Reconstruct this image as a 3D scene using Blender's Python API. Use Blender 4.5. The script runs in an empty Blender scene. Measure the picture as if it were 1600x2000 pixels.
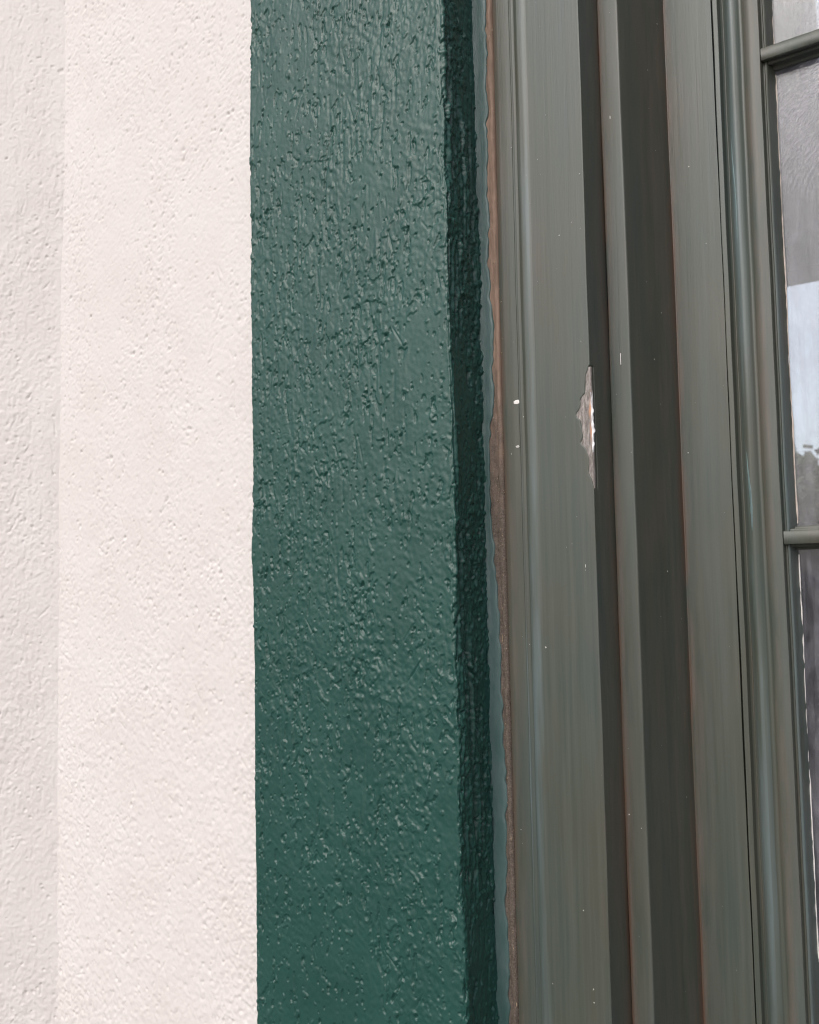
import bpy, math, random
import numpy as np
from mathutils import Matrix, Vector

R = math.radians
rng = np.random.default_rng(11)
random.seed(5)
scene = bpy.context.scene
COL = scene.collection

# ------------------------------------------------------------------ camera
CAM_POS = Vector((0.0, -0.70, 1.50))
YAW, PITCH, ROLL, FPX = R(36.3), R(4.14), R(-1.1), 1850.0
F = Vector((-math.sin(YAW) * math.cos(PITCH), math.cos(YAW) * math.cos(PITCH), math.sin(PITCH)))
Rt = Vector((math.cos(YAW), math.sin(YAW), 0))
Up = Rt.cross(F)
Rt2 = Rt * math.cos(ROLL) + Up * math.sin(ROLL)
Up2 = -Rt * math.sin(ROLL) + Up * math.cos(ROLL)
cam_d = bpy.data.cameras.new('camera')
cam = bpy.data.objects.new('camera', cam_d)
COL.objects.link(cam)
m = Matrix((Rt2, Up2, -F)).transposed().to_4x4()
m.translation = CAM_POS
cam.matrix_world = m
cam_d.sensor_fit = 'HORIZONTAL'
cam_d.sensor_width = 36.0
cam_d.lens = FPX / 1600.0 * 36.0
cam_d.clip_start = 0.01
cam_d.clip_end = 3000
cam_d.dof.use_dof = True
cam_d.dof.focus_distance = 0.84
cam_d.dof.aperture_fstop = 17.0
scene.camera = cam

# ------------------------------------------------------------------ sky, sun, exposure
SUN_EL, SUN_AZ = R(40), R(4)          # azimuth: to the left of the facade's outward normal
to_sun = Vector((-math.sin(SUN_AZ) * math.cos(SUN_EL), -math.cos(SUN_AZ) * math.cos(SUN_EL), math.sin(SUN_EL)))
world = bpy.data.worlds.new('World')
scene.world = world
world.use_nodes = True
wn = world.node_tree
wn.nodes.clear()
sky = wn.nodes.new('ShaderNodeTexSky')
sky.sky_type = 'NISHITA'
sky.sun_disc = False
sky.sun_elevation = SUN_EL
sky.sun_rotation = math.atan2(to_sun.x, to_sun.y)
sky.air_density = 0.8
sky.dust_density = 4.0
sky.ozone_density = 0.6
bg = wn.nodes.new('ShaderNodeBackground')
bg.inputs['Strength'].default_value = 0.15
wo = wn.nodes.new('ShaderNodeOutputWorld')
hsv = wn.nodes.new('ShaderNodeHueSaturation')     # thin even overcast: paler than clear air
hsv.inputs['Saturation'].default_value = 0.36
wn.links.new(sky.outputs[0], hsv.inputs['Color'])
wn.links.new(hsv.outputs[0], bg.inputs[0])
wn.links.new(bg.outputs[0], wo.inputs[0])

sun_d = bpy.data.lights.new('sun', 'SUN')
sun_d.energy = 0.45
sun_d.angle = R(55)
sun_d.color = (1.0, 0.95, 0.91)
sun = bpy.data.objects.new('sun', sun_d)
COL.objects.link(sun)
sun.rotation_euler = (-to_sun).to_track_quat('-Z', 'Y').to_euler()

scene.view_settings.view_transform = 'Standard'
scene.view_settings.look = 'None'
scene.view_settings.exposure = 0.33
scene.view_settings.gamma = 1.0
scene.render.engine = 'CYCLES'
scene.cycles.filter_width = 1.1
scene.cycles.max_bounces = 8
scene.cycles.transparent_max_bounces = 16

# ------------------------------------------------------------------ helpers: objects
def link(o, parent=None):
    COL.objects.link(o)
    if parent is not None:
        o.parent = parent
        o.matrix_parent_inverse = parent.matrix_basis.inverted()
    return o

def thing(name, label, cat, loc, group=None):
    o = bpy.data.objects.new(name, None)
    o.empty_display_size = 0.05
    o.location = loc
    COL.objects.link(o)
    o.matrix_basis = Matrix.Translation(loc)
    o['label'] = label
    o['category'] = cat
    o['kind'] = 'thing'
    if group:
        o['group'] = group
    return o

# parents may themselves be parts; chain the inverse through world matrices (all meshes sit at identity)
def obj(name, verts, faces, mat, parent=None, smooth=False, label=None, kind=None, attrs=None):
    me = bpy.data.meshes.new(name)
    verts = np.asarray(verts, dtype=np.float32).reshape(-1, 3)
    if isinstance(faces, np.ndarray) and faces.ndim == 2:
        k = faces.shape[1]
        me.vertices.add(len(verts))
        me.vertices.foreach_set('co', verts.ravel())
        me.loops.add(faces.size)
        me.loops.foreach_set('vertex_index', faces.astype(np.int32).ravel())
        me.polygons.add(len(faces))
        me.polygons.foreach_set('loop_start', np.arange(0, faces.size, k, dtype=np.int32))
        me.update(calc_edges=True)
        me.validate()
    else:
        me.from_pydata([tuple(v) for v in verts], [], [tuple(f) for f in faces])
        me.update()
    if smooth:
        me.polygons.foreach_set('use_smooth', np.ones(len(me.polygons), dtype=bool))
    for k, a in (attrs or {}).items():
        at = me.attributes.new(k, 'FLOAT_COLOR', 'POINT')
        a = np.asarray(a, dtype=np.float32)
        if a.shape[1] == 3:
            a = np.concatenate([a, np.ones((len(a), 1), np.float32)], 1)
        at.data.foreach_set('color', a.ravel())
    me.materials.append(mat)
    o = bpy.data.objects.new(name, me)
    COL.objects.link(o)
    if parent is not None:
        o.parent = parent
        w = Matrix.Identity(4)
        p = parent
        chain = []
        while p is not None:
            chain.append(p)
            p = p.parent
        for q in reversed(chain):
            w = w @ q.matrix_parent_inverse @ q.matrix_basis
        o.matrix_parent_inverse = w.inverted()
    if label:
        o['label'] = label
    if kind:
        o['kind'] = kind
    return o

def grid_faces(nr, nc):
    i = np.arange(nr - 1)[:, None] * nc + np.arange(nc - 1)[None, :]
    return np.stack([i, i + 1, i + nc + 1, i + nc], -1).reshape(-1, 4)

def boxes(bl):
    V, Fc = [], []
    for x0, x1, y0, y1, z0, z1 in bl:
        b = len(V)
        V += [(x0, y0, z0), (x1, y0, z0), (x1, y1, z0), (x0, y1, z0), (x0, y0, z1), (x1, y0, z1), (x1, y1, z1), (x0, y1, z1)]
        Fc += [(b, b + 3, b + 2, b + 1), (b + 4, b + 5, b + 6, b + 7), (b, b + 1, b + 5, b + 4), (b + 1, b + 2, b + 6, b + 5), (b + 2, b + 3, b + 7, b + 6), (b + 3, b, b + 4, b + 7)]
    return V, Fc

# ------------------------------------------------------------------ helpers: noise fields
def grf(nz, nx, dz, dx, lz, lx, seed, band=0.0):
    """Unit-variance random field, correlation lengths lz, lx in metres."""
    g = np.random.default_rng(seed).standard_normal((nz, nx))
    kz = np.fft.fftfreq(nz, dz)[:, None] * 2 * math.pi
    kx = np.fft.rfftfreq(nx, dx)[None, :] * 2 * math.pi
    q = (kz * lz) ** 2 + (kx * lx) ** 2
    a = np.exp(-0.25 * q)
    if band:
        a = a * (1 - np.exp(-q / (band * band)))
    f = np.fft.irfft2(np.fft.rfft2(g) * a, (nz, nx))
    f -= f.mean()
    return f / (f.std() + 1e-12)

def sst(a, b, x):
    t = np.clip((x - a) / (b - a), 0, 1)
    return t * t * (3 - 2 * t)

def stamp(h, z0, x0, dz, dx, rz, rx, depth, ang=0.0, lip=0.0):
    """Carve one pit (or raise one lump, depth<0) with an optional raised rim under it."""
    nz, nx = h.shape
    rr = max(rz, rx) * 2.2
    i0, i1 = int((z0 - rr) / dz), int((z0 + rr) / dz) + 2
    j0, j1 = int((x0 - rr) / dx), int((x0 + rr) / dx) + 2
    i0, j0 = max(i0, 0), max(j0, 0)
    i1, j1 = min(i1, nz), min(j1, nx)
    if i1 <= i0 or j1 <= j0:
        return
    zz = (np.arange(i0, i1) * dz - z0)[:, None]
    xx = (np.arange(j0, j1) * dx - x0)[None, :]
    c, s = math.cos(ang), math.sin(ang)
    a = (xx * c + zz * s) / rx
    b = (-xx * s + zz * c) / rz
    q = a * a + b * b
    h[i0:i1, j0:j1] -= depth * np.exp(-q * q)
    if lip:
        q2 = a * a + (b + 1.25) ** 2
        h[i0:i1, j0:j1] += lip * np.exp(-q2 * 1.3)

def shear(f, dz, dx, k):
    """Slant a field: shift each column by k metres per metre."""
    nz, nx = f.shape
    sh = np.round(np.arange(nx) * dx * k / dz).astype(int)
    return f[(np.arange(nz)[:, None] + sh[None, :]) % nz, np.arange(nx)[None, :]]

def plaster_field(nz, nx, dz, dx, seed, rough=1.0, stroke=1.0, pits=500, grain=1.0, even=0.0, nick=1.0, pit=1.0, lip=1.0):
    s = seed * 100
    area = nz * dz * nx * dx
    patch = sst(-0.9, 1.1, grf(nz, nx, dz, dx, .050, .030, s + 1))
    patch = even + (1 - even) * patch
    patch2 = sst(-0.3, 1.3, grf(nz, nx, dz, dx, .085, .022, s + 2))
    patch3 = sst(0.0, 1.2, grf(nz, nx, dz, dx, .060, .040, s + 3))
    fine = grf(nz, nx, dz, dx, .0019, .0015, s + 4, band=1.2)
    mid = grf(nz, nx, dz, dx, .0034, .0026, s + 5, band=1.1)
    # slanting ripples pulled by the float
    rip = shear(grf(nz, nx, dz, dx, .0022, .0050, s + 21, band=1.1), dz, dx, .5)
    big = grf(nz, nx, dz, dx, .020, .013, s + 6)
    rips = sst(-.4, 1.2, grf(nz, nx, dz, dx, .06, .05, s + 22))
    h = 0.045e-3 * grain * fine * (0.6 + 0.6 * patch)
    h += 0.052e-3 * rough * mid * (0.35 + 0.9 * patch)
    h += 0.040e-3 * rough * rip * rips
    h += 0.12e-3 * rough * big
    # torn nicks with crisp edges, clustered
    nk = grf(nz, nx, dz, dx, .0050, .0024, s + 31) + .35 * fine
    clus = .25 * patch + .45 * sst(-.2, 1.4, grf(nz, nx, dz, dx, .030, .018, s + 32))
    h -= 0.22e-3 * rough * nick * sst(1.62, 2.0, nk + clus)
    nk2 = grf(nz, nx, dz, dx, .0085, .0021, s + 33) + .30 * fine
    h -= 0.20e-3 * rough * nick * sst(1.85, 2.2, nk2 + 1.2 * clus)
    nk3 = grf(nz, nx, dz, dx, .0030, .0026, s + 34)
    h += 0.16e-3 * rough * nick * sst(1.6, 2.2, nk3 + clus)
    # thin curling creases along the contour lines of a coarser field
    cr = grf(nz, nx, dz, dx, .0085, .0050, s + 23) + .30 * mid
    cm = sst(.3, 1.2, grf(nz, nx, dz, dx, .013, .010, s + 24)) * (.2 + patch)
    h -= 0.20e-3 * rough * np.exp(-((cr - .3) / .14) ** 2) * cm
    # smeared plates with crisp edges left by the trowel
    pl = grf(nz, nx, dz, dx, .010, .0050, s + 7) + 0.30 * mid
    h += 0.10e-3 * rough * np.tanh(7.0 * (pl - 0.7)) * patch3
    # near-vertical drag strokes, cut in and thrown up
    st = grf(nz, nx, dz, dx, .017, .0021, s + 8)
    h -= 0.34e-3 * stroke * np.clip(st - 1.05, 0, 1.6) * (0.15 + patch2)
    st2 = grf(nz, nx, dz, dx, .012, .0017, s + 9)
    h += 0.24e-3 * stroke * np.clip(st2 - 1.15, 0, 1.6) * (0.1 + patch2)
    r = np.random.default_rng(s + 10)
    n = int(pits * area / 0.30)
    cz, cx = r.random(n) * nz * dz, r.random(n) * nx * dx
    for k in range(n):
        w = 0.0008 + 0.0014 * r.random() ** 2
        i, j = min(int(cz[k] / dz), nz - 1), min(int(cx[k] / dx), nx - 1)
        if r.random() > 0.25 + patch[i, j]:
            continue
        if r.random() < 0.62:
            stamp(h, cz[k], cx[k], dz, dx, w * (0.8 + 0.8 * r.random()), w, rough * pit * (0.25e-3 + 0.55e-3 * r.random()), r.normal() * .4, lip * rough * .22e-3 * r.random())
        elif r.random() < 0.55:
            stamp(h, cz[k], cx[k], dz, dx, w * 1.0, w, -lip * rough * (0.15e-3 + 0.3e-3 * r.random()))
        else:      # a gouge
            stamp(h, cz[k], cx[k], dz, dx, 0.003 + 0.009 * r.random(), 0.0009, rough * (0.25e-3 + 0.3e-3 * r.random()), r.normal() * .35)
    return h

def zrows(z0, z1, dz, lo, hi, step=.011):
    """Fine rows where the wall is seen close, even coarser rows above and below."""
    zf = np.arange(z0, z1 + dz * .5, dz)
    n = int(max(z0 - lo, hi - z1) / step)
    return np.concatenate([np.linspace(lo, z0, n, endpoint=False), zf, np.linspace(zf[-1], hi, n + 1)[1:]]), len(zf), n

def pad_rows(h, n):
    amp = .5 * h.std()
    f = lambda k: grf(n, h.shape[1], .0100, .0012, .0110, .0060, 600 + k + n)
    w = np.exp(-np.arange(n) / 1.2)[:, None]
    top = h[-1:] * w + amp * f(1) * (1 - w)
    bot = h[:1] * w[::-1] + amp * f(2) * (1 - w[::-1])
    return np.concatenate([bot, h, top], 0)

# ------------------------------------------------------------------ helpers: materials
class NT:
    def __init__(s, name):
        s.mat = bpy.data.materials.new(name)
        s.mat.use_nodes = True
        s.t = s.mat.node_tree
        s.t.nodes.clear()
        s.out = s.t.nodes.new('ShaderNodeOutputMaterial')
    def n(s, typ, **kw):
        nd = s.t.nodes.new(typ)
        for k, v in kw.items():
            setattr(nd, k, v)
        return nd
    def l(s, a, b):
        s.t.links.new(a, b)
    def coords(s, scale=(1, 1, 1)):
        tc = s.n('ShaderNodeTexCoord')
        mp = s.n('ShaderNodeMapping')
        mp.inputs['Scale'].default_value = scale
        s.l(tc.outputs['Object'], mp.inputs['Vector'])
        return mp.outputs[0]
    def noise(s, vec, scale, detail=3, rough=.55, dist=0.0):
        nd = s.n('ShaderNodeTexNoise')
        nd.inputs['Scale'].default_value = scale
        nd.inputs['Detail'].default_value = detail
        nd.inputs['Roughness'].default_value = rough
        nd.inputs['Distortion'].default_value = dist
        s.l(vec, nd.inputs['Vector'])
        return nd.outputs['Fac']
    def ramp(s, fac, stops):
        nd = s.n('ShaderNodeValToRGB')
        el = nd.color_ramp.elements
        while len(el) < len(stops):
            el.new(0.5)
        for e, (p, c) in zip(el, stops):
            e.position = p
            e.color = (*c, 1) if len(c) == 3 else c
        s.l(fac, nd.inputs[0])
        return nd.outputs[0]
    def rng(s, fac, a, b, c, d):
        nd = s.n('ShaderNodeMapRange')
        for i, v in enumerate((a, b, c, d)):
            nd.inputs[i + 1].default_value = v
        s.l(fac, nd.inputs[0])
        return nd.outputs[0]
    def mix(s, fac, a, b, blend='MIX'):
        nd = s.n('ShaderNodeMix', data_type='RGBA', blend_type=blend)
        for sock, v in ((nd.inputs[0], fac), (nd.inputs[6], a), (nd.inputs[7], b)):
            if isinstance(v, (int, float)):
                sock.default_value = v
            elif isinstance(v, tuple):
                sock.default_value = (*v, 1)
            else:
                s.l(v, sock)
        return nd.outputs[2]
    def math(s, op, a, b=None):
        nd = s.n('ShaderNodeMath', operation=op)
        for sock, v in ((nd.inputs[0], a), (nd.inputs[1], b)):
            if v is None:
                continue
            if isinstance(v, (int, float)):
                sock.default_value = v
            else:
                s.l(v, sock)
        return nd.outputs[0]
    def attr(s, name):
        nd = s.n('ShaderNodeAttribute', attribute_name=name)
        sp = s.n('ShaderNodeSeparateColor')
        s.l(nd.outputs['Color'], sp.inputs[0])
        return sp.outputs
    def bump(s, hgt, strength, dist, prev=None):
        nd = s.n('ShaderNodeBump')
        nd.inputs['Strength'].default_value = strength
        nd.inputs['Distance'].default_value = dist
        s.l(hgt, nd.inputs['Height'])
        if prev is not None:
            s.l(prev, nd.inputs['Normal'])
        return nd.outputs[0]
    def done(s, color, rough, normal=None, spec=.5, coat=0.0):
        b = s.n('ShaderNodeBsdfPrincipled')
        for sock, v in ((b.inputs['Base Color'], color), (b.inputs['Roughness'], rough)):
            if isinstance(v, (int, float)):
                sock.default_value = v
            elif isinstance(v, tuple):
                sock.default_value = (*v, 1)
            else:
                s.l(v, sock)
        b.inputs['Specular IOR Level'].default_value = spec
        b.inputs['Coat Weight'].default_value = coat
        if normal is not None:
            s.l(normal, b.inputs['Normal'])
        s.l(b.outputs[0], s.out.inputs['Surface'])
        return s.mat

def mat_white():
    t = NT('white_masonry_paint')
    v = t.coords()
    c = t.ramp(t.noise(v, 14, 4), [(.3, (.650, .600, .582)), (.7, (.680, .636, .622))])
    c = t.mix(t.rng(t.noise(v, 240, 3, .7), .62, .80, 0, .35), c, (.555, .49, .45))
    n = t.bump(t.noise(v, 900, 3, .6), .35, .0004)
    return t.done(c, .62, n, .35)

def mat_green():
    t = NT('green_gloss_paint')
    v = t.coords()
    c = t.ramp(t.noise(v, 18, 4), [(.3, (.009, .054, .043)), (.7, (.014, .067, .054))])
    r = t.rng(t.noise(v, 60, 3), .3, .7, .36, .48)
    n = t.bump(t.noise(v, 900, 3, .6), .35, .0003)
    return t.done(c, r, n, .55)

def mat_wood_paint(name, warm=0.0):
    t = NT(name)
    vs = t.coords((1, 1, .02))
    v = t.coords()
    streak = t.noise(vs, 260, 5, .65)
    streak2 = t.noise(vs, 900, 3, .6)
    big = t.noise(t.coords((1, 1, .22)), 22, 3, .6)
    c = t.ramp(big, [(.28, (.046, .064, .060)), (.5, (.056, .067, .053)), (.74, (.072, .067, .052))])
    c = t.mix(t.rng(streak, .40, .7, 0, .55), c, (.088, .094, .078))
    a = t.attr('wear_and_light')
    nz = t.rng(t.noise(t.coords((1, 1, .12)), 110, 4, .65), .36, .62, .05, 1.0)
    c = t.mix(t.math('MULTIPLY', a[1], nz), c, (.135, .107, .091))
    c = t.mix(t.math('MULTIPLY', a[2], t.rng(t.noise(t.coords((1, 1, .06)), 60, 4, .6), .40, .62, 0, 1)), c, (.108, .138, .140))  # teal paint streaks, plus bluish sky sheen painted on the raised beads
    c = t.mix(t.math('MULTIPLY', a[0], nz), c, (.100, .060, .040))
    n = t.bump(streak, .28, .0005)
    n = t.bump(streak2, .22, .0003, n)
    r = t.rng(streak, .3, .7, .34, .46)
    return t.done(c, r, n, .52)

def mat_simple(name, c0, c1, scale, rough, bump=0.0, bs=500, stretch=(1, 1, 1), spec=.5):
    t = NT(name)
    v = t.coords(stretch)
    c = t.ramp(t.noise(v, scale, 5, .65), [(.3, c0), (.7, c1)])
    n = t.bump(t.noise(v, bs, 4, .65), bump, .001) if bump else None
    return t.done(c, rough, n, spec)

def mat_timber():
    t = NT('weathered_bare_timber')
    v = t.coords((1, 1, .05))
    c = t.ramp(t.noise(v, 300, 5, .65), [(.3, (.17, .115, .088)), (.55, (.27, .185, .142)), (.75, (.37, .26, .205))])
    dirt = t.noise(t.coords((1, 1, .35)), 30, 5, .7)
    geo = t.n('ShaderNodeTexCoord')
    sep = t.n('ShaderNodeSeparateXYZ')
    t.l(geo.outputs['Object'], sep.inputs[0])
    low = t.rng(sep.outputs[2], 1.78, 1.50, -.28, .30)      # old grime, heavier lower down
    d = t.rng(t.math('ADD', dirt, low), .40, .62, 0, .94)
    c = t.mix(d, c, t.ramp(t.noise(t.coords(), 700, 4, .7), [(.35, (.06, .048, .040)), (.6, (.15, .122, .103)), (.75, (.26, .22, .19))]))
    n = t.bump(t.noise(t.coords(), 900, 4, .7), .5, .0006)
    return t.done(c, .75, n, .3)

def mat_chip():
    t = NT('exposed_grey_wood')
    v = t.coords((1, 1, .25))
    c = t.ramp(t.noise(v, 420, 7, .75), [(.32, (.11, .098, .090)), (.5, (.235, .208, .195)), (.66, (.42, .375, .355))])
    a = t.attr('wear_and_light')
    c = t.mix(a[0], c, (.62, .30, .16))
    c = t.mix(a[1], c, (.82, .80, .82))
    n = t.bump(t.noise(v, 700, 5, .7), .6, .0006)
    return t.done(c, .8, n, .3)

def mat_glass():
    t = NT('old_dusty_window_glass')
    tr = t.n('ShaderNodeBsdfTransparent')
    tr.inputs[0].default_value = (.93, .95, .97, 1)
    gl = t.n('ShaderNodeBsdfGlossy')
    gl.inputs['Roughness'].default_value = .03
    wav = t.bump(t.noise(t.coords((1, 1, .6)), 9, 1), .03, .01)
    t.l(wav, gl.inputs['Normal'])
    fr = t.n('ShaderNodeFresnel')
    fr.inputs['IOR'].default_value = 1.5
    m1 = t.n('ShaderNodeMixShader')
    t.l(fr.outputs[0], m1.inputs[0])
    t.l(tr.outputs[0], m1.inputs[1])
    t.l(gl.outputs[0], m1.inputs[2])
    # film of dust wiped in arcs and rain streaks
    v = t.coords()
    streak = t.noise(t.coords((1, 1, .07)), 130, 5, .6, .4)
    blot = t.noise(t.coords((1, 1, .5)), 38, 5, .65, 1.2)
    mp = t.n('ShaderNodeMapping')
    tc = t.n('ShaderNodeTexCoord')
    t.l(tc.outputs['Object'], mp.inputs[0])
    mp.inputs['Location'].default_value = (.13, 0, -1.80)
    wv = t.n('ShaderNodeTexWave', wave_type='RINGS', rings_direction='Y')
    wv.inputs['Scale'].default_value = 75
    wv.inputs['Distortion'].default_value = 5
    wv.inputs['Detail'].default_value = 4
    wv.inputs['Detail Scale'].default_value = 3
    t.l(mp.outputs[0], wv.inputs['Vector'])
    mp2 = t.n('ShaderNodeMapping')
    mp2.inputs['Location'].default_value = (.165, 0, -1.885)
    t.l(tc.outputs['Object'], mp2.inputs[0])
    mp3 = t.n('ShaderNodeMapping')
    mp3.inputs['Scale'].default_value = (1, 0, .8)
    t.l(mp2.outputs[0], mp3.inputs[0])
    ln = t.n('ShaderNodeVectorMath', operation='LENGTH')
    t.l(mp3.outputs[0], ln.inputs[0])
    smear = t.rng(ln.outputs['Value'], .03, .075, 1, 0)
    arcs = t.math('MULTIPLY', t.math('MULTIPLY', wv.outputs['Fac'], t.rng(blot, .35, .55, .3, 1)), smear)
    f = t.math('ADD', t.rng(streak, .40, .75, .015, .20), t.math('MULTIPLY', arcs, .26))
    f = t.math('ADD', f, t.rng(blot, .45, .75, 0, .16))
    df = t.n('ShaderNodeBsdfDiffuse')
    df.inputs[0].default_value = (.62, .60, .66, 1)
    tl = t.n('ShaderNodeBsdfTranslucent')
    tl.inputs[0].default_value = (.6, .58, .64, 1)
    m2 = t.n('ShaderNodeMixShader')
    m2.inputs[0].default_value = .3
    t.l(df.outputs[0], m2.inputs[1])
    t.l(tl.outputs[0], m2.inputs[2])
    m3 = t.n('ShaderNodeMixShader')
    t.l(f, m3.inputs[0])
    t.l(m1.outputs[0], m3.inputs[1])
    t.l(m2.outputs[0], m3.inputs[2])
    t.l(m3.outputs[0], t.out.inputs['Surface'])
    return t.mat

M_WHITE = mat_white()
M_GREEN = mat_green()
M_CASE = mat_wood_paint('grey_green_paint')
M_TIMBER = mat_timber()
M_CHIP = mat_chip()
M_OVER = mat_simple('green_paint_lap', (.030, .082, .074), (.115, .165, .165), 26, .40, .35, 700, (1, 1, .35))
M_SCUFF = mat_simple('rubbed_teal_paint', (.075, .115, .115), (.17, .25, .255), 240, .5, .2, 900, (1, 1, .12))
M_GLASS = mat_glass()
M_PUTTY = mat_simple('old_putty', (.42, .34, .28), (.70, .62, .58), 160, .7, .3, 900)
M_SPECK = mat_simple('dried_paint_specks', (.36, .35, .33), (.62, .60, .57), 200, .6)
M_SPLASH = mat_simple('white_paint_splash', (.74, .70, .67), (.84, .80, .78), 200, .6)
M_GRIT = mat_simple('sand_grit', (.12, .09, .06), (.48, .36, .24), 900, .8)
M_ROOM = mat_simple('dim_room_plaster', (.20, .18, .20), (.30, .27, .29), 3, .8, .1, 60)
M_FLOORB = mat_simple('dark_floorboards', (.06, .045, .035), (.11, .08, .06), 4, .5, .1, 60)
M_GROUND = mat_simple('dark_paving', (.075, .072, .070), (.12, .115, .11), 2.0, .85, .3, 40)
M_BARK = mat_simple('bark', (.05, .038, .028), (.12, .095, .07), 14, .9, .5, 40, (1, 1, .2))
M_LEAF = mat_simple('leaves', (.030, .042, .020), (.06, .07, .035), 2, .6)

# ------------------------------------------------------------------ ground
gs = 900
obj('ground', [(-gs, -gs, 0), (gs, -gs, 0), (gs, gs, 0), (-gs, gs, 0)], [(0, 1, 2, 3)], M_GROUND, kind='structure')

# ------------------------------------------------------------------ key planes (metres; Y grows into the wall)
Y_WHITE, Y_GREEN = -0.027, -0.0513
X_PIER, X_GL, X_GR = -1.020, -0.6673, -0.4316
X_MID = 0.03                       # the window is symmetrical about this line
Y2, Y3 = 0.0307, 0.1009            # second step of the frame, inner step of the frame
Y_GLASS = Y3 + 0.018

# ------------------------------------------------------------------ white wall with projecting pier
wall = thing('plaster_wall', 'cream white stucco wall with a shaded inner corner, beside the dark green band', 'wall', (-0.85, 0, 0))
dz, dx = .0011, .00125
z, nf, npad = zrows(0.95, 2.28, dz, 0.0, 3.3)
xs = np.arange(X_PIER - .012, X_GL + .012, dx)
h = plaster_field(nf, len(xs), dz, dx, 3, rough=1.3, stroke=.8, pits=4200, grain=3.2, even=.2, nick=1.0, pit=1.3, lip=.35)
zz = z[npad:npad + nf]
sand = grf(nf, len(xs), dz, dx, .0032, .0026, 77, band=1.0)
h += .15e-3 * sand * sst(1.75, 1.25, zz)[:, None]
h = pad_rows(h, npad)
X = np.repeat(xs[None, :], len(z), 0)
Z = np.repeat(z[:, None], len(xs), 1)
Yw = Y_WHITE - h
obj('plaster_face', np.stack([X, Yw, Z], -1).reshape(-1, 3), grid_faces(len(z), len(xs)), M_WHITE, wall, True)
ss = np.arange(-.006, .165, dx)                                # distance out along the splayed face
sd, sn = np.array([-.866, -.50]), np.array([.50, -.866])  # splay opened up so the pier face catches more light
h2 = plaster_field(nf, len(ss), dz, dx, 4, rough=1.7, stroke=.7, pits=2500, grain=2.6, even=.3, nick=.8)
wob = .0012 * grf(nf, 8, dz, .05, .12, .05, 55)[:, :1]
h2 = pad_rows(h2 + wob, npad)
S_ = np.repeat(ss[None, :], len(z), 0)
Z2 = np.repeat(z[:, None], len(ss), 1)
hh = h2 - .010 * np.clip((S_ - .155) / .010, 0, 1) ** 2
Xp = X_PIER + sd[0] * S_ + sn[0] * hh
Yp = Y_WHITE + sd[1] * S_ + sn[1] * hh
ys = ss
obj('pier', np.stack([Xp, Yp, Z2], -1).reshape(-1, 3), grid_faces(len(z), len(ys))[:, ::-1], M_WHITE, wall, True,
    label='shaded side of the projecting white pier')
V, Fc = boxes([(-1.55, X_PIER - .1455, -.1005, .20, 0, 3.3), (X_PIER - .1450, X_GL + .006, -.020, .199, 0, 3.3), (X_GL + .0061, X_GR - .004, -.015, .199, 0, 3.3), (X_GR - .0039, -.4135, .006, .198, 0, 3.3),
               (.485, 2.2, -.027, .20, 0, 3.3), (-4.5, -1.551, -.027, .20, 0, 3.3),
               (-.4249, .4849, -.02, .198, 2.45, 3.3), (-.4249, .4849, -.02, .198, 0, .75)])
obj('wall_core', V, Fc, M_WHITE, wall)

# ------------------------------------------------------------------ green band around the window
band = thing('window_surround', 'dark green glossy rough plaster band between white wall and window frame', 'trim band', (-0.55, -.03, 0))
du, dz = .00075, .0008
def band_profile():
    pts = []
    r1, r2 = .004, .0034
    yb, yf = Y_WHITE + .003, Y_GREEN
    for y in np.arange(yb, yf + r1, -du):
        pts.append((X_GL, y, -1, 0))
    for a in np.linspace(0, math.pi / 2, 8):
        pts.append((X_GL + r1 - r1 * math.cos(a), yf + r1 - r1 * math.sin(a), -math.cos(a), -math.sin(a)))
    for x in np.arange(X_GL + r1 + du, X_GR - r2, du):
        pts.append((x, yf, 0, -1))
    for a in np.linspace(0, math.pi / 2, 9):
        pts.append((X_GR - r2 + r2 * math.sin(a), yf + r2 - r2 * math.cos(a), math.sin(a), -math.cos(a)))
    for y in np.arange(yf + r2 + du, .004, du):
        pts.append((X_GR, y, 1, 0))
    return np.array(pts)
bp = band_profile()
z, nf, npad = zrows(1.05, 2.14, dz, 0.0, 2.6)
nu = len(bp)
h = plaster_field(nf, nu, dz, du, 7, rough=1.7, stroke=1.35, pits=1400, grain=2.0, even=.06, nick=3.0)
zz = z[npad:npad + nf]
# the return into the window: combed downwards, fewer plates
hr = plaster_field(nf, nu, dz, du, 8, rough=3.0, stroke=5.0, pits=3000, grain=6.0, nick=2.4)
cmb = grf(nf, nu, dz, du, .030, .0016, 801)
hr += 1.0e-3 * cmb * sst(-1, 1, grf(nf, nu, dz, du, .08, .02, 802))
isr = (bp[:, 2] > .5).astype(float)[None, :]
h = h * (1 - isr) + hr * isr
# open blow holes near the inner edge of the return
r = np.random.default_rng(900)
s_u = np.arange(nu) * du
for k in range(46):
    zc = r.random() * nf * dz
    uc = s_u[-1] - .0045 - abs(r.normal()) * .010
    stamp(h, zc, uc, dz, du, .0009 + .0012 * r.random(), .0009 + .0005 * r.random(), .0011)
stamp(h, 1.585 - 1.05, s_u[-1] - .021, dz, du, .0035, .0013, .0016, .5)
r = np.random.default_rng(901)
for k in range(26):      # a lumpy patch on the corner just under mid-height
    stamp(h, 1.535 - 1.05 + r.normal() * .010, s_u[-1] - .046 + r.random() * .040, dz, du, .0022 + .002 * r.random(), .0016 + .001 * r.random(), -.0007 - .0006 * r.random())
wv = .0010 * grf(nf, 4, dz, .1, .05, .1, 33)[:, 0] + .0006 * grf(nf, 4, dz, .1, .012, .1, 34)[:, 0]
h = pad_rows(h, npad)
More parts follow.
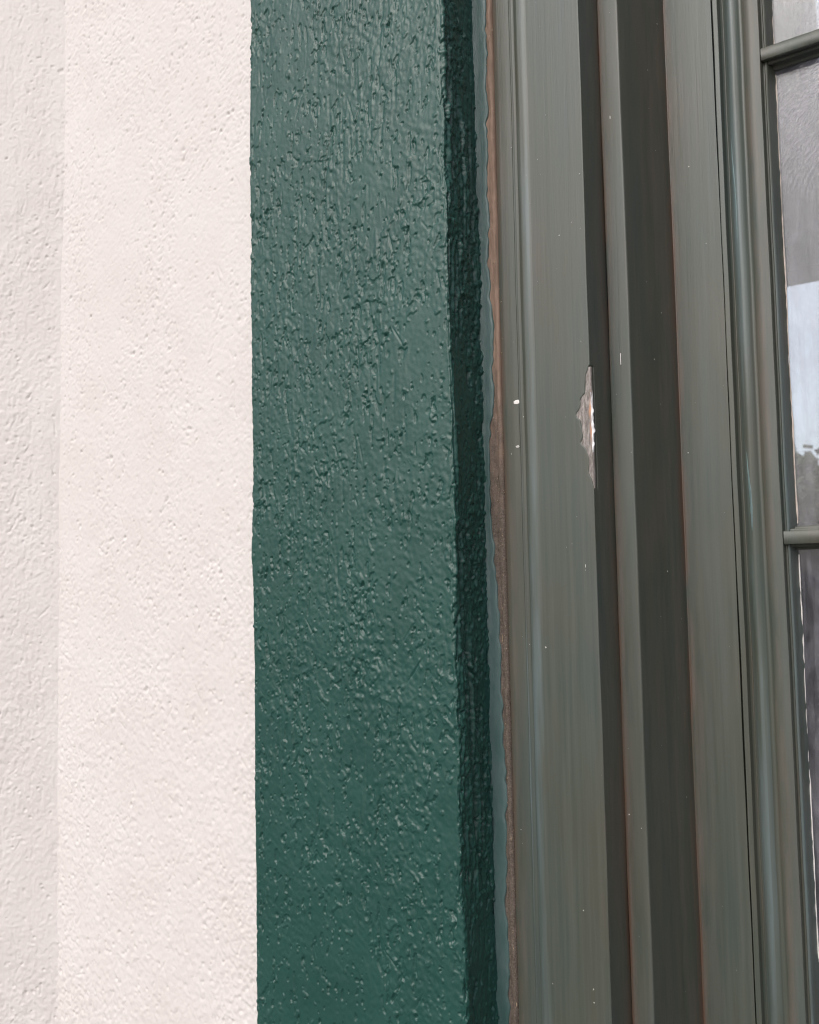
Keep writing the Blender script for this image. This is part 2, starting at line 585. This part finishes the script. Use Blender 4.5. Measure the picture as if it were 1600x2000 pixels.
wv = np.concatenate([np.zeros(npad), wv, np.zeros(npad)])
near = np.exp(-((bp[:, 0] - X_GR) / .010) ** 2) * np.exp(-((bp[:, 1] - Y_GREEN) / .012) ** 2)
wl = .0007 * grf(nf, 4, dz, .1, .045, .1, 35)[:, 0]
wl = np.concatenate([np.zeros(npad), wl, np.zeros(npad)])
nearl = np.exp(-((bp[:, 0] - X_GL) / .012) ** 2)
X = bp[None, :, 0] + bp[None, :, 2] * h - wv[:, None] * near[None, :] + wl[:, None] * nearl[None, :]
Y = bp[None, :, 1] + bp[None, :, 3] * h
Z = np.repeat(z[:, None], nu, 1)
obj('plaster_band', np.stack([X, Y, Z], -1).reshape(-1, 3), grid_faces(len(z), nu), M_GREEN, band, True)
# the far side of the same surround, past the frame
V, Fc = boxes([(2 * X_MID - X_GR, 2 * X_MID - X_GL, Y_GREEN, Y_WHITE + .003, 0, 2.6), (X_GR - .002, 2 * X_MID - X_GR + .002, Y_GREEN + .001, -.0195, 2.45, 2.6)])
obj('far_band', V, Fc, M_GREEN, band)
# brushed-over lip of green paint on the timber strip
edge = [(2.5, -.4185), (2.0163, -.4190), (1.8751, -.4200), (1.7601, -.4222), (1.7003, -.4190), (1.6645, -.4206), (1.6246, -.4255), (1.58, -.4268), (1.5577, -.4259),
        (1.5355, -.4238), (1.5003, -.4206), (1.4697, -.4178), (1.4264, -.4201), (1.3834, -.4199), (1.341, -.4177), (1.2775, -.4191), (1.2145, -.4206), (1.1313, -.4211), (.7, -.421)]
zr = np.arange(.784, 2.449, .0015)
ex = np.interp(zr, [e[0] for e in edge][::-1], [e[1] for e in edge][::-1])
jit = grf(len(zr), 4, .0015, .1, .004, .1, 41)[:, 0] * .0006 + grf(len(zr), 4, .0015, .1, .016, .1, 42)[:, 0] * .0007
ex = ex + jit - .0008
cols = [0, .25, .5, .75, .92, .985, 1.0]
ht = [.0022, .0012, .0009, .0009, .0008, .0005, -.0006]
V = []
lump = grf(len(zr), 12, .0015, .002, .008, .003, 43) * .00014
for i, zc in enumerate(zr):
    for j, (c, t_) in enumerate(zip(cols, ht)):
        V.append((X_GR - .001 + (ex[i] - X_GR + .001) * c, -t_ - lump[i, j] * (0 < j < 5), zc))
obj('paint_lap', V, grid_faces(len(zr), len(cols)), M_OVER, band, True, label='pale teal lip of paint brushed onto the timber strip')

# ------------------------------------------------------------------ window
win = thing('window', 'grey green painted timber window with chipped stepped frame and dusty small panes', 'window', (X_MID, .05, .75))

def smooth_profile(pts, step=.003):
    """pts: (x, y, radius, wear r, g, b). Rounds corners, adds support points."""
    out = []
    n = len(pts)
    for i, p in enumerate(pts):
        P = Vector(p[:2])
        w = np.array(p[3:6], float)
        rad = p[2]
        if i in (0, n - 1) or rad <= 0:
            out.append((P, w))
            continue
        A, B = Vector(pts[i - 1][:2]) - P, Vector(pts[i + 1][:2]) - P
        t = min(rad, A.length * .45, B.length * .45)
        a, b = P + A.normalized() * t, P + B.normalized() * t
        sa, sb = P + A.normalized() * min(t * 1.6, A.length * .49), P + B.normalized() * min(t * 1.6, B.length * .49)
        out.append((sa, w))
        for k in range(5):
            u = k / 4
            out.append((a * (1 - u) ** 2 + P * 2 * u * (1 - u) + b * u * u, w))
        out.append((sb, w))
    res = [out[0]]
    for q in out[1:]:
        d = (q[0] - res[-1][0]).length
        k = max(1, int(d / step))
        p0 = res[-1]
        for s in range(1, k + 1):
            u = s / k
            res.append((p0[0].lerp(q[0], u), p0[1] * (1 - u) + q[1] * u))
    return np.array([[p.x, p.y] for p, _ in res]), np.array([w for _, w in res])

def sweep(name, prof, wear_and_light, zr, mat, parent, mirror=False, wob=.0002, seed=0, label=None, hook=None):
    nz, nc = len(zr), len(prof)
    X = np.repeat(prof[None, :, 0], nz, 0)
    Y = np.repeat(prof[None, :, 1], nz, 0)
    Z = np.repeat(np.asarray(zr)[:, None], nc, 1)
    r_ = np.random.default_rng(seed)
    ph = r_.random(6) * 6.28
    wx = wob * (np.sin(Z * 9 + ph[0]) + .6 * np.sin(Z * 23 + ph[1]) + .35 * np.sin(Z * 61 + ph[2]))
    wy = wob * (np.sin(Z * 7 + ph[3]) + .6 * np.sin(Z * 19 + ph[4]) + .35 * np.sin(Z * 57 + ph[5]))
    X = X + wx
    Y = Y + wy
    if hook:
        X, Y = hook(X, Y, Z)
    fc = grid_faces(nz, nc)
    if mirror:
        X = 2 * X_MID - X
        fc = fc[:, ::-1]
    W_ = np.repeat(wear_and_light[None], nz, 0).reshape(-1, 3)
    return obj(name, np.stack([X, Y, Z], -1).reshape(-1, 3), fc, mat, parent, True, label, None, {'wear_and_light': W_})

ZLO, ZHI = .78, 2.45
zc = np.concatenate([np.arange(ZLO, 1.56, .02), np.arange(1.56, 1.68, .0005), np.arange(1.68, ZHI, .02)])

# --- bare timber strip between plaster and casing
zt = np.arange(.784, 2.449, .002)
xt = np.arange(-.4335, -.4128, .0010)
ht_ = grf(len(zt), len(xt), .002, .001, .006, .0016, 51) * .00028 + grf(len(zt), len(xt), .002, .001, .003, .002, 52) * .0002
Xt = np.repeat(xt[None], len(zt), 0)
Yt = .0006 + ht_ + .0035 * sst(-.4145, -.4130, Xt) - .0012 * np.exp(-((Xt + .4165) / .0016) ** 2)
Zt = np.repeat(zt[:, None], len(xt), 1)
strip = obj('timber_strip', np.stack([Xt, Yt, Zt], -1).reshape(-1, 3), grid_faces(len(zt), len(xt)), M_TIMBER, win, True,
            label='bare brown grimy timber strip beside the green plaster')

# --- casing with reeded face
X1 = -.3295
CP = [(-.4128, .012, 0, 1, .3, 0), (-.4128, .0006, .0007, .7, .3, 0), (-.4085, 0, 0, 0, .5, 0), (-.4010, 0, 0, 0, .15, 0), (-.3960, .0002, .0004, 0, 0, .15),
      (-.3952, -.0006, .0003, 0, 0, .9), (-.3935, .0004, .0004, 0, 0, .1), (-.3915, .0005, .0004, 0, 0, .15), (-.3885, -.0006, .0010, 0, 0, .8), (-.3835, -.0007, .0012, 0, 0, .9), (-.3795, .0002, .0005, 0, 0, .1),  # high blue values paint the sky sheen onto the reeds
      (-.3600, .0000, 0, 0, 0, 0), (-.3460, .0000, 0, 0, 0, 0), (X1, .0000, .0008, 0, .12, 0), (-.3280, .018, 0, 0, .35, 0), (-.3272, .0255, 0, .25, .5, 0), (-.3265, Y2 + .002, 0, 1, .2, 0)]
prof, wear_and_light = smooth_profile(CP, .0007)
CH = [(1.5700, X1 - .0003), (1.574, -.3302), (1.5791, -.3314), (1.5856, -.3339), (1.5955, -.3329), (1.6012, -.334), (1.6052, -.3366), (1.6093, -.3392), (1.6155, -.3386), (1.6219, -.3394), (1.6283, -.3402),
      (1.6305, -.3422), (1.633, -.3425), (1.6372, -.3402), (1.6458, -.3382), (1.6493, -.336), (1.6568, -.3351), (1.6641, -.3331), (1.6715, X1 - .0003)]
CHZ, CHX = np.array([c[0] for c in CH]), np.array([c[1] for c in CH])
_jz = np.arange(1.56, 1.68, .0008)
_jv = grf(len(_jz), 4, .0008, .1, .0028, .1, 63)[:, 0] * .0004
def chip_edge(zv):
    zv = np.asarray(zv)
    e = np.interp(zv, CHZ, CHX, left=X1 + .02, right=X1 + .02)
    return e + np.interp(zv, _jz, _jv)
def carve(X, Y, Z):
    e = chip_edge(Z)
    ins = sst(-.0002, .0012, X - e) * (Y < .006)
    return X - ins * .0006 * (X > X1 - .004), Y + ins * .0011
casing = sweep('casing', prof, wear_and_light, zc, M_CASE, win, seed=2, wob=.00022, hook=carve)
sweep('casing', prof, wear_and_light, np.arange(ZLO, ZHI, .05), M_CASE, win, mirror=True, seed=3)

# exposed wood inside the chip
zq = np.arange(1.5712, 1.6706, .0007)
V, W_, nq = [], [], 15
gch = grf(len(zq), nq, .0007, .0009, .003, .0012, 61)
for i, zc_ in enumerate(zq):
    e = float(chip_edge(zc_)) + .0001
    for j in range(nq):
        u = j / (nq - 1)
        x = e + (X1 + .0004 - e) * u
        y = .00035 + gch[i, j] * .00016 - .0002 * (u < .05) + (.0022 * max(0, u - .86) / .14)
        V.append((x, y, zc_))
        mid = sst(1.602, 1.612, zc_) * (1 - sst(1.646, 1.653, zc_))
        W_.append((sst(.74, .86, u) * mid * (.55 + .45 * math.sin(zc_ * 330 + 2)), sst(.88, .97, u) * mid, 0))
obj('paint_chip', V, grid_faces(len(zq), nq), M_CHIP, casing, True, 'grey bare wood where paint has chipped off the edge', None, {'wear_and_light': np.array(W_)})
# curled flake of old white primer at the arris
zq = np.arange(1.600, 1.650, .0008)
V, W_ = [], []
for i, zc_ in enumerate(zq):
    t_ = (zc_ - 1.600) / .05
    wd = .0017 * math.sin(math.pi * min(1, t_ * 1.05) ** .8) ** .7 * (1 + .30 * math.sin(zc_ * 420) + .18 * math.sin(zc_ * 1150 + 1)) + .0002
    for j, (u, yo) in enumerate(((0, .0004), (.35, .0000), (.8, .0006), (1, .0012), (.8, .0018), (0, .0020))):
        V.append((X1 - .0004 + wd * u, yo + .0005 * math.sin(zc_ * 700), zc_))
        W_.append((0, 1, 0))
obj('primer_flake', V, grid_faces(len(zq), 6), M_CHIP, casing, True, 'white flake of old primer curling at the chip', None, {'wear_and_light': np.array(W_)})

# --- outer frame: second step, deep return, inner step
FP = [(-.3268, Y2 + .004, 0, 1, .4, 0), (-.3262, Y2, .0008, .9, .7, 0), (-.3235, Y2, 0, 0, .75, 0), (-.3190, Y2, 0, 0, .25, .1), (-.3120, Y2, 0, 0, .1, .15), (-.3077, Y2, .0013, 0, .25, .1), (-.3060, Y2 + .012, 0, 0, .3, 0),
      (-.3000, Y2 + .045, 0, 0, .35, 0), (-.2950, Y3 - .008, 0, .2, .4, 0), (-.2937, Y3, .0006, 1, .6, 0), (-.2915, Y3, 0, 0, .85, 0), (-.2870, Y3, 0, 0, .3, .05), (-.2700, Y3, 0, 0, 0, .2), (-.2560, Y3, 0, 0, .1, 0), (-.2510, Y3, .0005, 0, .1, 0), (-.2510, Y3 + .03, 0, .3, 0, 0)]  # deep return: brown wear tint that also lightens its shade in the colour
prof, wear_and_light = smooth_profile(FP, .0025)
zf = np.arange(ZLO, ZHI, .012)
oframe = sweep('outer_frame', prof, wear_and_light, zf, M_CASE, win, seed=5, wob=.00018)
sweep('outer_frame', prof, wear_and_light, np.arange(ZLO, ZHI, .05), M_CASE, win, mirror=True, seed=6)

# --- sash stile with ogee moulding
SP = [(-.2498, Y3 + .03, 0, .3, 0, 0), (-.2498, Y3 - .0018, .0007, 0, .15, 0), (-.2455, Y3 - .0015, .0006, 0, .1, 0), (-.2446, Y3 + .0035, .0006, 0, 0, 0), (-.2428, Y3 + .0052, .0008, .2, 0, 0),
      (-.2410, Y3 + .0035, .0010, 0, 0, .4), (-.2385, Y3 + .0008, .0012, 0, 0, 1), (-.2350, Y3 - .0006, .0016, 0, 0, 1), (-.2310, Y3 + .0006, .0016, 0, 0, .5), (-.2283, Y3 + .0028, .0012, 0, 0, 0),  # blue values: teal streaks and sheen painted on the round bead
      (-.2262, Y3 + .0027, .0010, .1, .2, 0), (-.2240, Y3 + .0012, .0012, 0, .5, 0), (-.2205, Y3 + .0001, .0015, 0, .6, .1), (-.2165, Y3 + .0001, 0, 0, .3, .3), (-.2119, Y3 + .0001, .0006, 0, .3, .2), (-.2114, Y3 + .0058, .0005, .15, 0, 0),
      (-.2102, Y3 + .0063, .0004, .1, .2, .1), (-.2092, Y3 + .0052, .0006, 0, .2, .8), (-.2078, Y3 + .0060, .0006, 0, .1, .9), (-.2068, Y3 + .0105, .0008, 0, 0, .6), (-.2047, Y3 + .0182, 0, 0, 0, .5)]
prof, wear_and_light = smooth_profile(SP, .0012)
gj = np.random.default_rng(70)
def ragged(X, Y, Z):     # brush edge wobbling against the glass
    k = np.clip((X + .2060) / .0013, 0, 1)
    j = .0005 * np.sin(Z * 310) * np.sin(Z * 97 + 2) + .0004 * np.sin(Z * 1270 + 1) * np.sin(Z * 233)
    return X + k * j, Y
stile = sweep('sash_stile', prof, wear_and_light, np.arange(ZLO, ZHI, .004), M_CASE, win, seed=8, wob=.0002, hook=ragged)
sweep('sash_stile', prof, wear_and_light, np.arange(ZLO, ZHI, .05), M_CASE, win, mirror=True, seed=9)

# --- pale teal scuffs rubbed into the round of the moulding
def scuff(z0, z1, x0, x1, seed, lab):
    n = int((z1 - z0) / .0015)
    g = np.random.default_rng(seed)
    V = []
    for i in range(n + 1):
        u = i / n
        wd = max(.00015, (x1 - x0) * math.sin(math.pi * u) ** .6 * (.75 + .3 * g.random()))
        xc = (x0 + x1) / 2 + .0006 * math.sin(u * 5) + .0012 * (.5 - u)
        for k in (-1, -.5, 0, .5, 1):
            x = xc + wd / 2 * k
            V.append((x, float(np.interp(x, prof[:, 0], prof[:, 1])) - .00045 + .0003 * abs(k) ** 3, z0 + (z1 - z0) * u))
    obj('paint_scuff', V, grid_faces(n + 1, 5), M_SCUFF, stile, True, lab)
scuff(1.535, 1.602, -.2378, -.2352, 1, 'pale teal scuff on the rounded moulding')
scuff(1.78, 1.875, -.2392, -.2372, 2, 'long teal scuff on the rounded moulding')

# --- head, sill and rails beyond the picture, closing the frame
V, Fc = boxes([(-.412, 2 * X_MID + .412, .002, .15, ZHI - .002, ZHI + .08)])
obj('frame_head', V, Fc, M_CASE, win)
V, Fc = boxes([(-.44, 2 * X_MID + .44, -.075, .17, .742, .782)])
obj('window_sill', V, Fc, M_CASE, win)

# --- muntins
MZ = [1.9379, 1.5289, 1.1199, 2.3469]
MP = [(.0008, .0000), (.0008, .0050), (.0012, .0054), (.0060, .0055), (.0060, .0034), (.0072, .0034), (.0072, .0070), (.0076, .0074), (.0082, .0074), (.0086, .0058), (.0138, .0058), (.0146, .0080), (.0150, .0094), (.0154, .0097), (.0182, .0097)]
def muntin(zc_, lab=None):
    prof2 = [(y, -s) for y, s in MP[::-1][:-1]] + MP
    xs_ = np.concatenate([[-.2113, -.2108, -.2095], np.arange(-.205, .2660, .012), [2 * X_MID + .2113]])
    V = []
    for x in xs_:
        for y, s in prof2:
            jx = .00018 * math.sin(x * 900 + s * 4000) + .00012 * math.sin(x * 310)
            V.append((x, Y3 + y + .4 * jx, zc_ + s + jx))
    n = len(prof2)
    o = obj('muntin', V, grid_faces(len(xs_), n)[:, ::-1], M_CASE, win, False, lab, None, {'wear_and_light': np.tile([[0, .15, .05]], (len(V), 1))})
    return o
muntin(MZ[0], 'upper glazing bar seen from below')
muntin(MZ[1], 'glazing bar at eye level with scuffed paint')
muntin(MZ[2])
muntin(MZ[3])

# --- panes with thickness, each in its own opening
lims = [ZHI] + [MZ[3], MZ[0], MZ[1], MZ[2]] + [.79]
for a, b in zip(lims[:-1], lims[1:]):
    V, Fc = boxes([(-.2062, 2 * X_MID + .2062, Y_GLASS, Y_GLASS + .0025, b + .004, a - .004)])
    obj('pane', V, Fc, M_GLASS, win)

# --- putty lines against the glass
def putty(z0, z1, w0, seed, mat, skip=0.0):
    zr_ = np.arange(z0, z1, .0012)
    g1 = grf(len(zr_), 4, .0012, .1, .006, .1, seed)[:, 0]
    g2 = grf(len(zr_), 4, .0012, .1, .030, .1, seed + 1)[:, 0]
    V = []
    for i, zc_ in enumerate(zr_):
        w = max(.0002, w0 * (1 + .18 * g1[i] + .5 * g2[i]) - skip * max(0, g2[i] - .4) * .002)
        for u, yo in ((-.3, .0003), (0, -.0003), (.5, -.0004), (.85, -.0002), (1, .0006)):
            V.append((-.2047 + (w if u > 0 else .002) * u, Y_GLASS + yo, zc_))
    obj('putty', V, grid_faces(len(zr_), 5), mat, stile, True, 'pale crumbly putty line along the glass')
putty(1.95, 2.30, .0007, 90, M_PUTTY, .5)
putty(1.541, 1.926, .0009, 92, M_PUTTY, .3)
putty(1.19, 1.516, .0007, 94, M_SPLASH, .25)

# --- specks of old paint spatter on casing and frame
def specks(n, seed, surf, mat, name, parent, rmin=.00018, rmax=.0008):
    r_ = np.random.default_rng(seed)
    V, Fc = [], []
    for _ in range(n):
        p, nx_, ny_ = surf(r_)
        rad = rmin + (rmax - rmin) * r_.random() ** 3
        el = 1 + (r_.random() < .12) * r_.random() * 5
        N = Vector((nx_, ny_, 0)).normalized()
        T = Vector((-N.y, N.x, 0))
        b = len(V)
        for k in range(7):
            a = 6.283 * k / 7
            q = rad * (.75 + .5 * r_.random())
            V.append(tuple(Vector(p) + T * q * math.cos(a) + Vector((0, 0, q * el * math.sin(a)))))
        V.append(tuple(Vector(p) + N * rad * .5))
        Fc += [(b + k, b + (k + 1) % 7, b + 7) for k in range(7)]
    return obj(name, V, Fc, mat, parent, True, None, 'stuff')
def s_case(r_):
    return ((-.4080 + .077 * r_.random(), -.0002 - .0004 * 0, 1.12 + .92 * r_.random()), 0, -1)
def s_frame(r_):
    k = r_.random()
    zz_ = 1.14 + .86 * r_.random()
    if k < .25:
        return ((-.3235 + .014 * r_.random(), Y2 - .0002, zz_), 0, -1)
    if k < .72:
        u = r_.random()
        return ((-.3065 + .0115 * u, Y2 + .012 + .048 * u, zz_), 1, -.2)
    return ((-.2910 + .038 * r_.random(), Y3 - .0002, zz_), 0, -1)
specks(42, 1, s_case, M_SPECK, 'paint_specks', casing)
specks(48, 2, s_frame, M_SPECK, 'paint_specks', oframe)
def s_strip(r_):
    zz_ = 1.10 + .92 * r_.random() ** 1.3
    return ((-.4165 + .0035 * r_.normal() * .6, -.0002, zz_), 0, -1)
specks(420, 3, s_strip, M_GRIT, 'grit', strip, .0002, .0006)
# larger splash on the casing
def splash(xc, zc_, w, h_, seed, name, parent, mat, y=-.0003):
    r_ = np.random.default_rng(seed)
    V, Fc = [], []
    for dx_, dz_, s in ((0, 0, 1), (-.55, -.1, .75), (.5, -.25, .7), (.15, .35, .6)):
        b = len(V)
        for k in range(12):
            a = 6.283 * k / 12
            q = s * (.42 + .16 * r_.random())
            V.append((xc + w * (dx_ * .5 + q * math.cos(a)), y, zc_ + h_ * (dz_ * .5 + q * math.sin(a))))
        V.append((xc + w * dx_ * .5, y - .0004, zc_ + h_ * dz_ * .5))
        Fc += [(b + k, b + (k + 1) % 12, b + 12) for k in range(12)]
    obj(name, V, Fc, mat, parent, True, 'small white paint splash on the casing')
splash(-.3981, 1.6503, .0050, .0036, 4, 'paint_splash', casing, M_SPLASH)
splash(-.3985, 1.6120, .0030, .0022, 5, 'paint_splash', casing, M_SPECK)
V, Fc = boxes([(-.3160, -.3155, Y2 - .0007, Y2, 1.6755, 1.6850)])
obj('paint_drip', V, Fc, M_SPLASH, oframe)

# ------------------------------------------------------------------ the room behind the glass and its opposite window
YB = 2.0
V, Fc = boxes([(-2.6, -.95, YB, YB + .15, 0, 3.3), (-.95, 1.4, YB, YB + .15, 0, 1.60), (-.95, 1.4, YB, YB + .15, 2.335, 2.80), (-.95, -.590, YB, YB + .15, 2.80, 3.3),
               (1.4, 2.2, YB, YB + .15, 0, 3.3), (-.590, 1.4, YB, YB + .15, 3.22, 3.3)])
obj('room_wall_back', V, Fc, M_ROOM, kind='structure')
V, Fc = boxes([(-2.6, -2.5, .2, YB, 0, 3.3)])
obj('room_wall_left', V, Fc, M_ROOM, kind='structure')
V, Fc = boxes([(2.1, 2.2, .2, YB, 0, 3.3)])
obj('room_wall_right', V, Fc, M_ROOM, kind='structure')
V, Fc = boxes([(-2.6, 2.2, -.02, YB + .15, 3.3, 3.4)])
obj('room_ceiling', V, Fc, M_ROOM, kind='structure')
V, Fc = boxes([(-2.5, 2.1, .2, YB, .004, .05)])
obj('room_floor', V, Fc, M_FLOORB, kind='structure')

# ------------------------------------------------------------------ trees beyond the room
def tree(name, label, x, y, hgt, rad, seed):
    r_ = np.random.default_rng(seed)
    root = thing(name, label, 'tree', (x, y, 0), 'trees beyond the room')
    V, Fc = [], []
    def limb(p, q, r0, r1):
        p, q = Vector(p), Vector(q)
        d = (q - p).normalized()
        a = d.orthogonal().normalized()
        b_ = d.cross(a)
        b = len(V)
        for c, rr in ((p, r0), (q, r1)):
            for k in range(7):
                t_ = 6.283 * k / 7
                V.append(tuple(c + a * rr * math.cos(t_) + b_ * rr * math.sin(t_)))
        for k in range(7):
            Fc.append((b + k, b + (k + 1) % 7, b + 7 + (k + 1) % 7, b + 7 + k))
    limb((x, y, 0), (x + .1, y, hgt * .5), .16, .10)
    tips = []
    for k in range(9):
        a = 6.283 * k / 9 + r_.random()
        z0 = hgt * (.32 + .25 * r_.random())
        q = (x + rad * .6 * math.cos(a), y + rad * .6 * math.sin(a), z0 + hgt * (.15 + .25 * r_.random()))
        limb((x + .05, y, z0), q, .06, .02)
        tips.append(q)
    obj('trunk', V, Fc, M_BARK, root)
    V, Fc = [], []
    for k in range(150):
        c = np.array(tips[k % 9]) + r_.normal(size=3) * np.array([rad * .32, rad * .32, hgt * .10])
        for _ in range(50):
            p = c + r_.normal(size=3) * .22
            if p[2] > hgt:
                continue
            a, b_ = r_.normal(size=3), r_.normal(size=3)
            a = a / np.linalg.norm(a) * .12
            b_ = b_ / np.linalg.norm(b_) * .08
            i = len(V)
            V += [tuple(p - a), tuple(p + b_), tuple(p + a), tuple(p - b_)]
            Fc.append((i, i + 1, i + 2, i + 3))
    obj('crown', V, Fc, M_LEAF, root)
tree('tree', 'tree crown blurred behind the window on the far side of the room', -5.2, 15.5, 3.6, 1.7, 1)
tree('tree', 'lower tree farther off behind the room', -3.4, 18.0, 3.1, 1.8, 2)
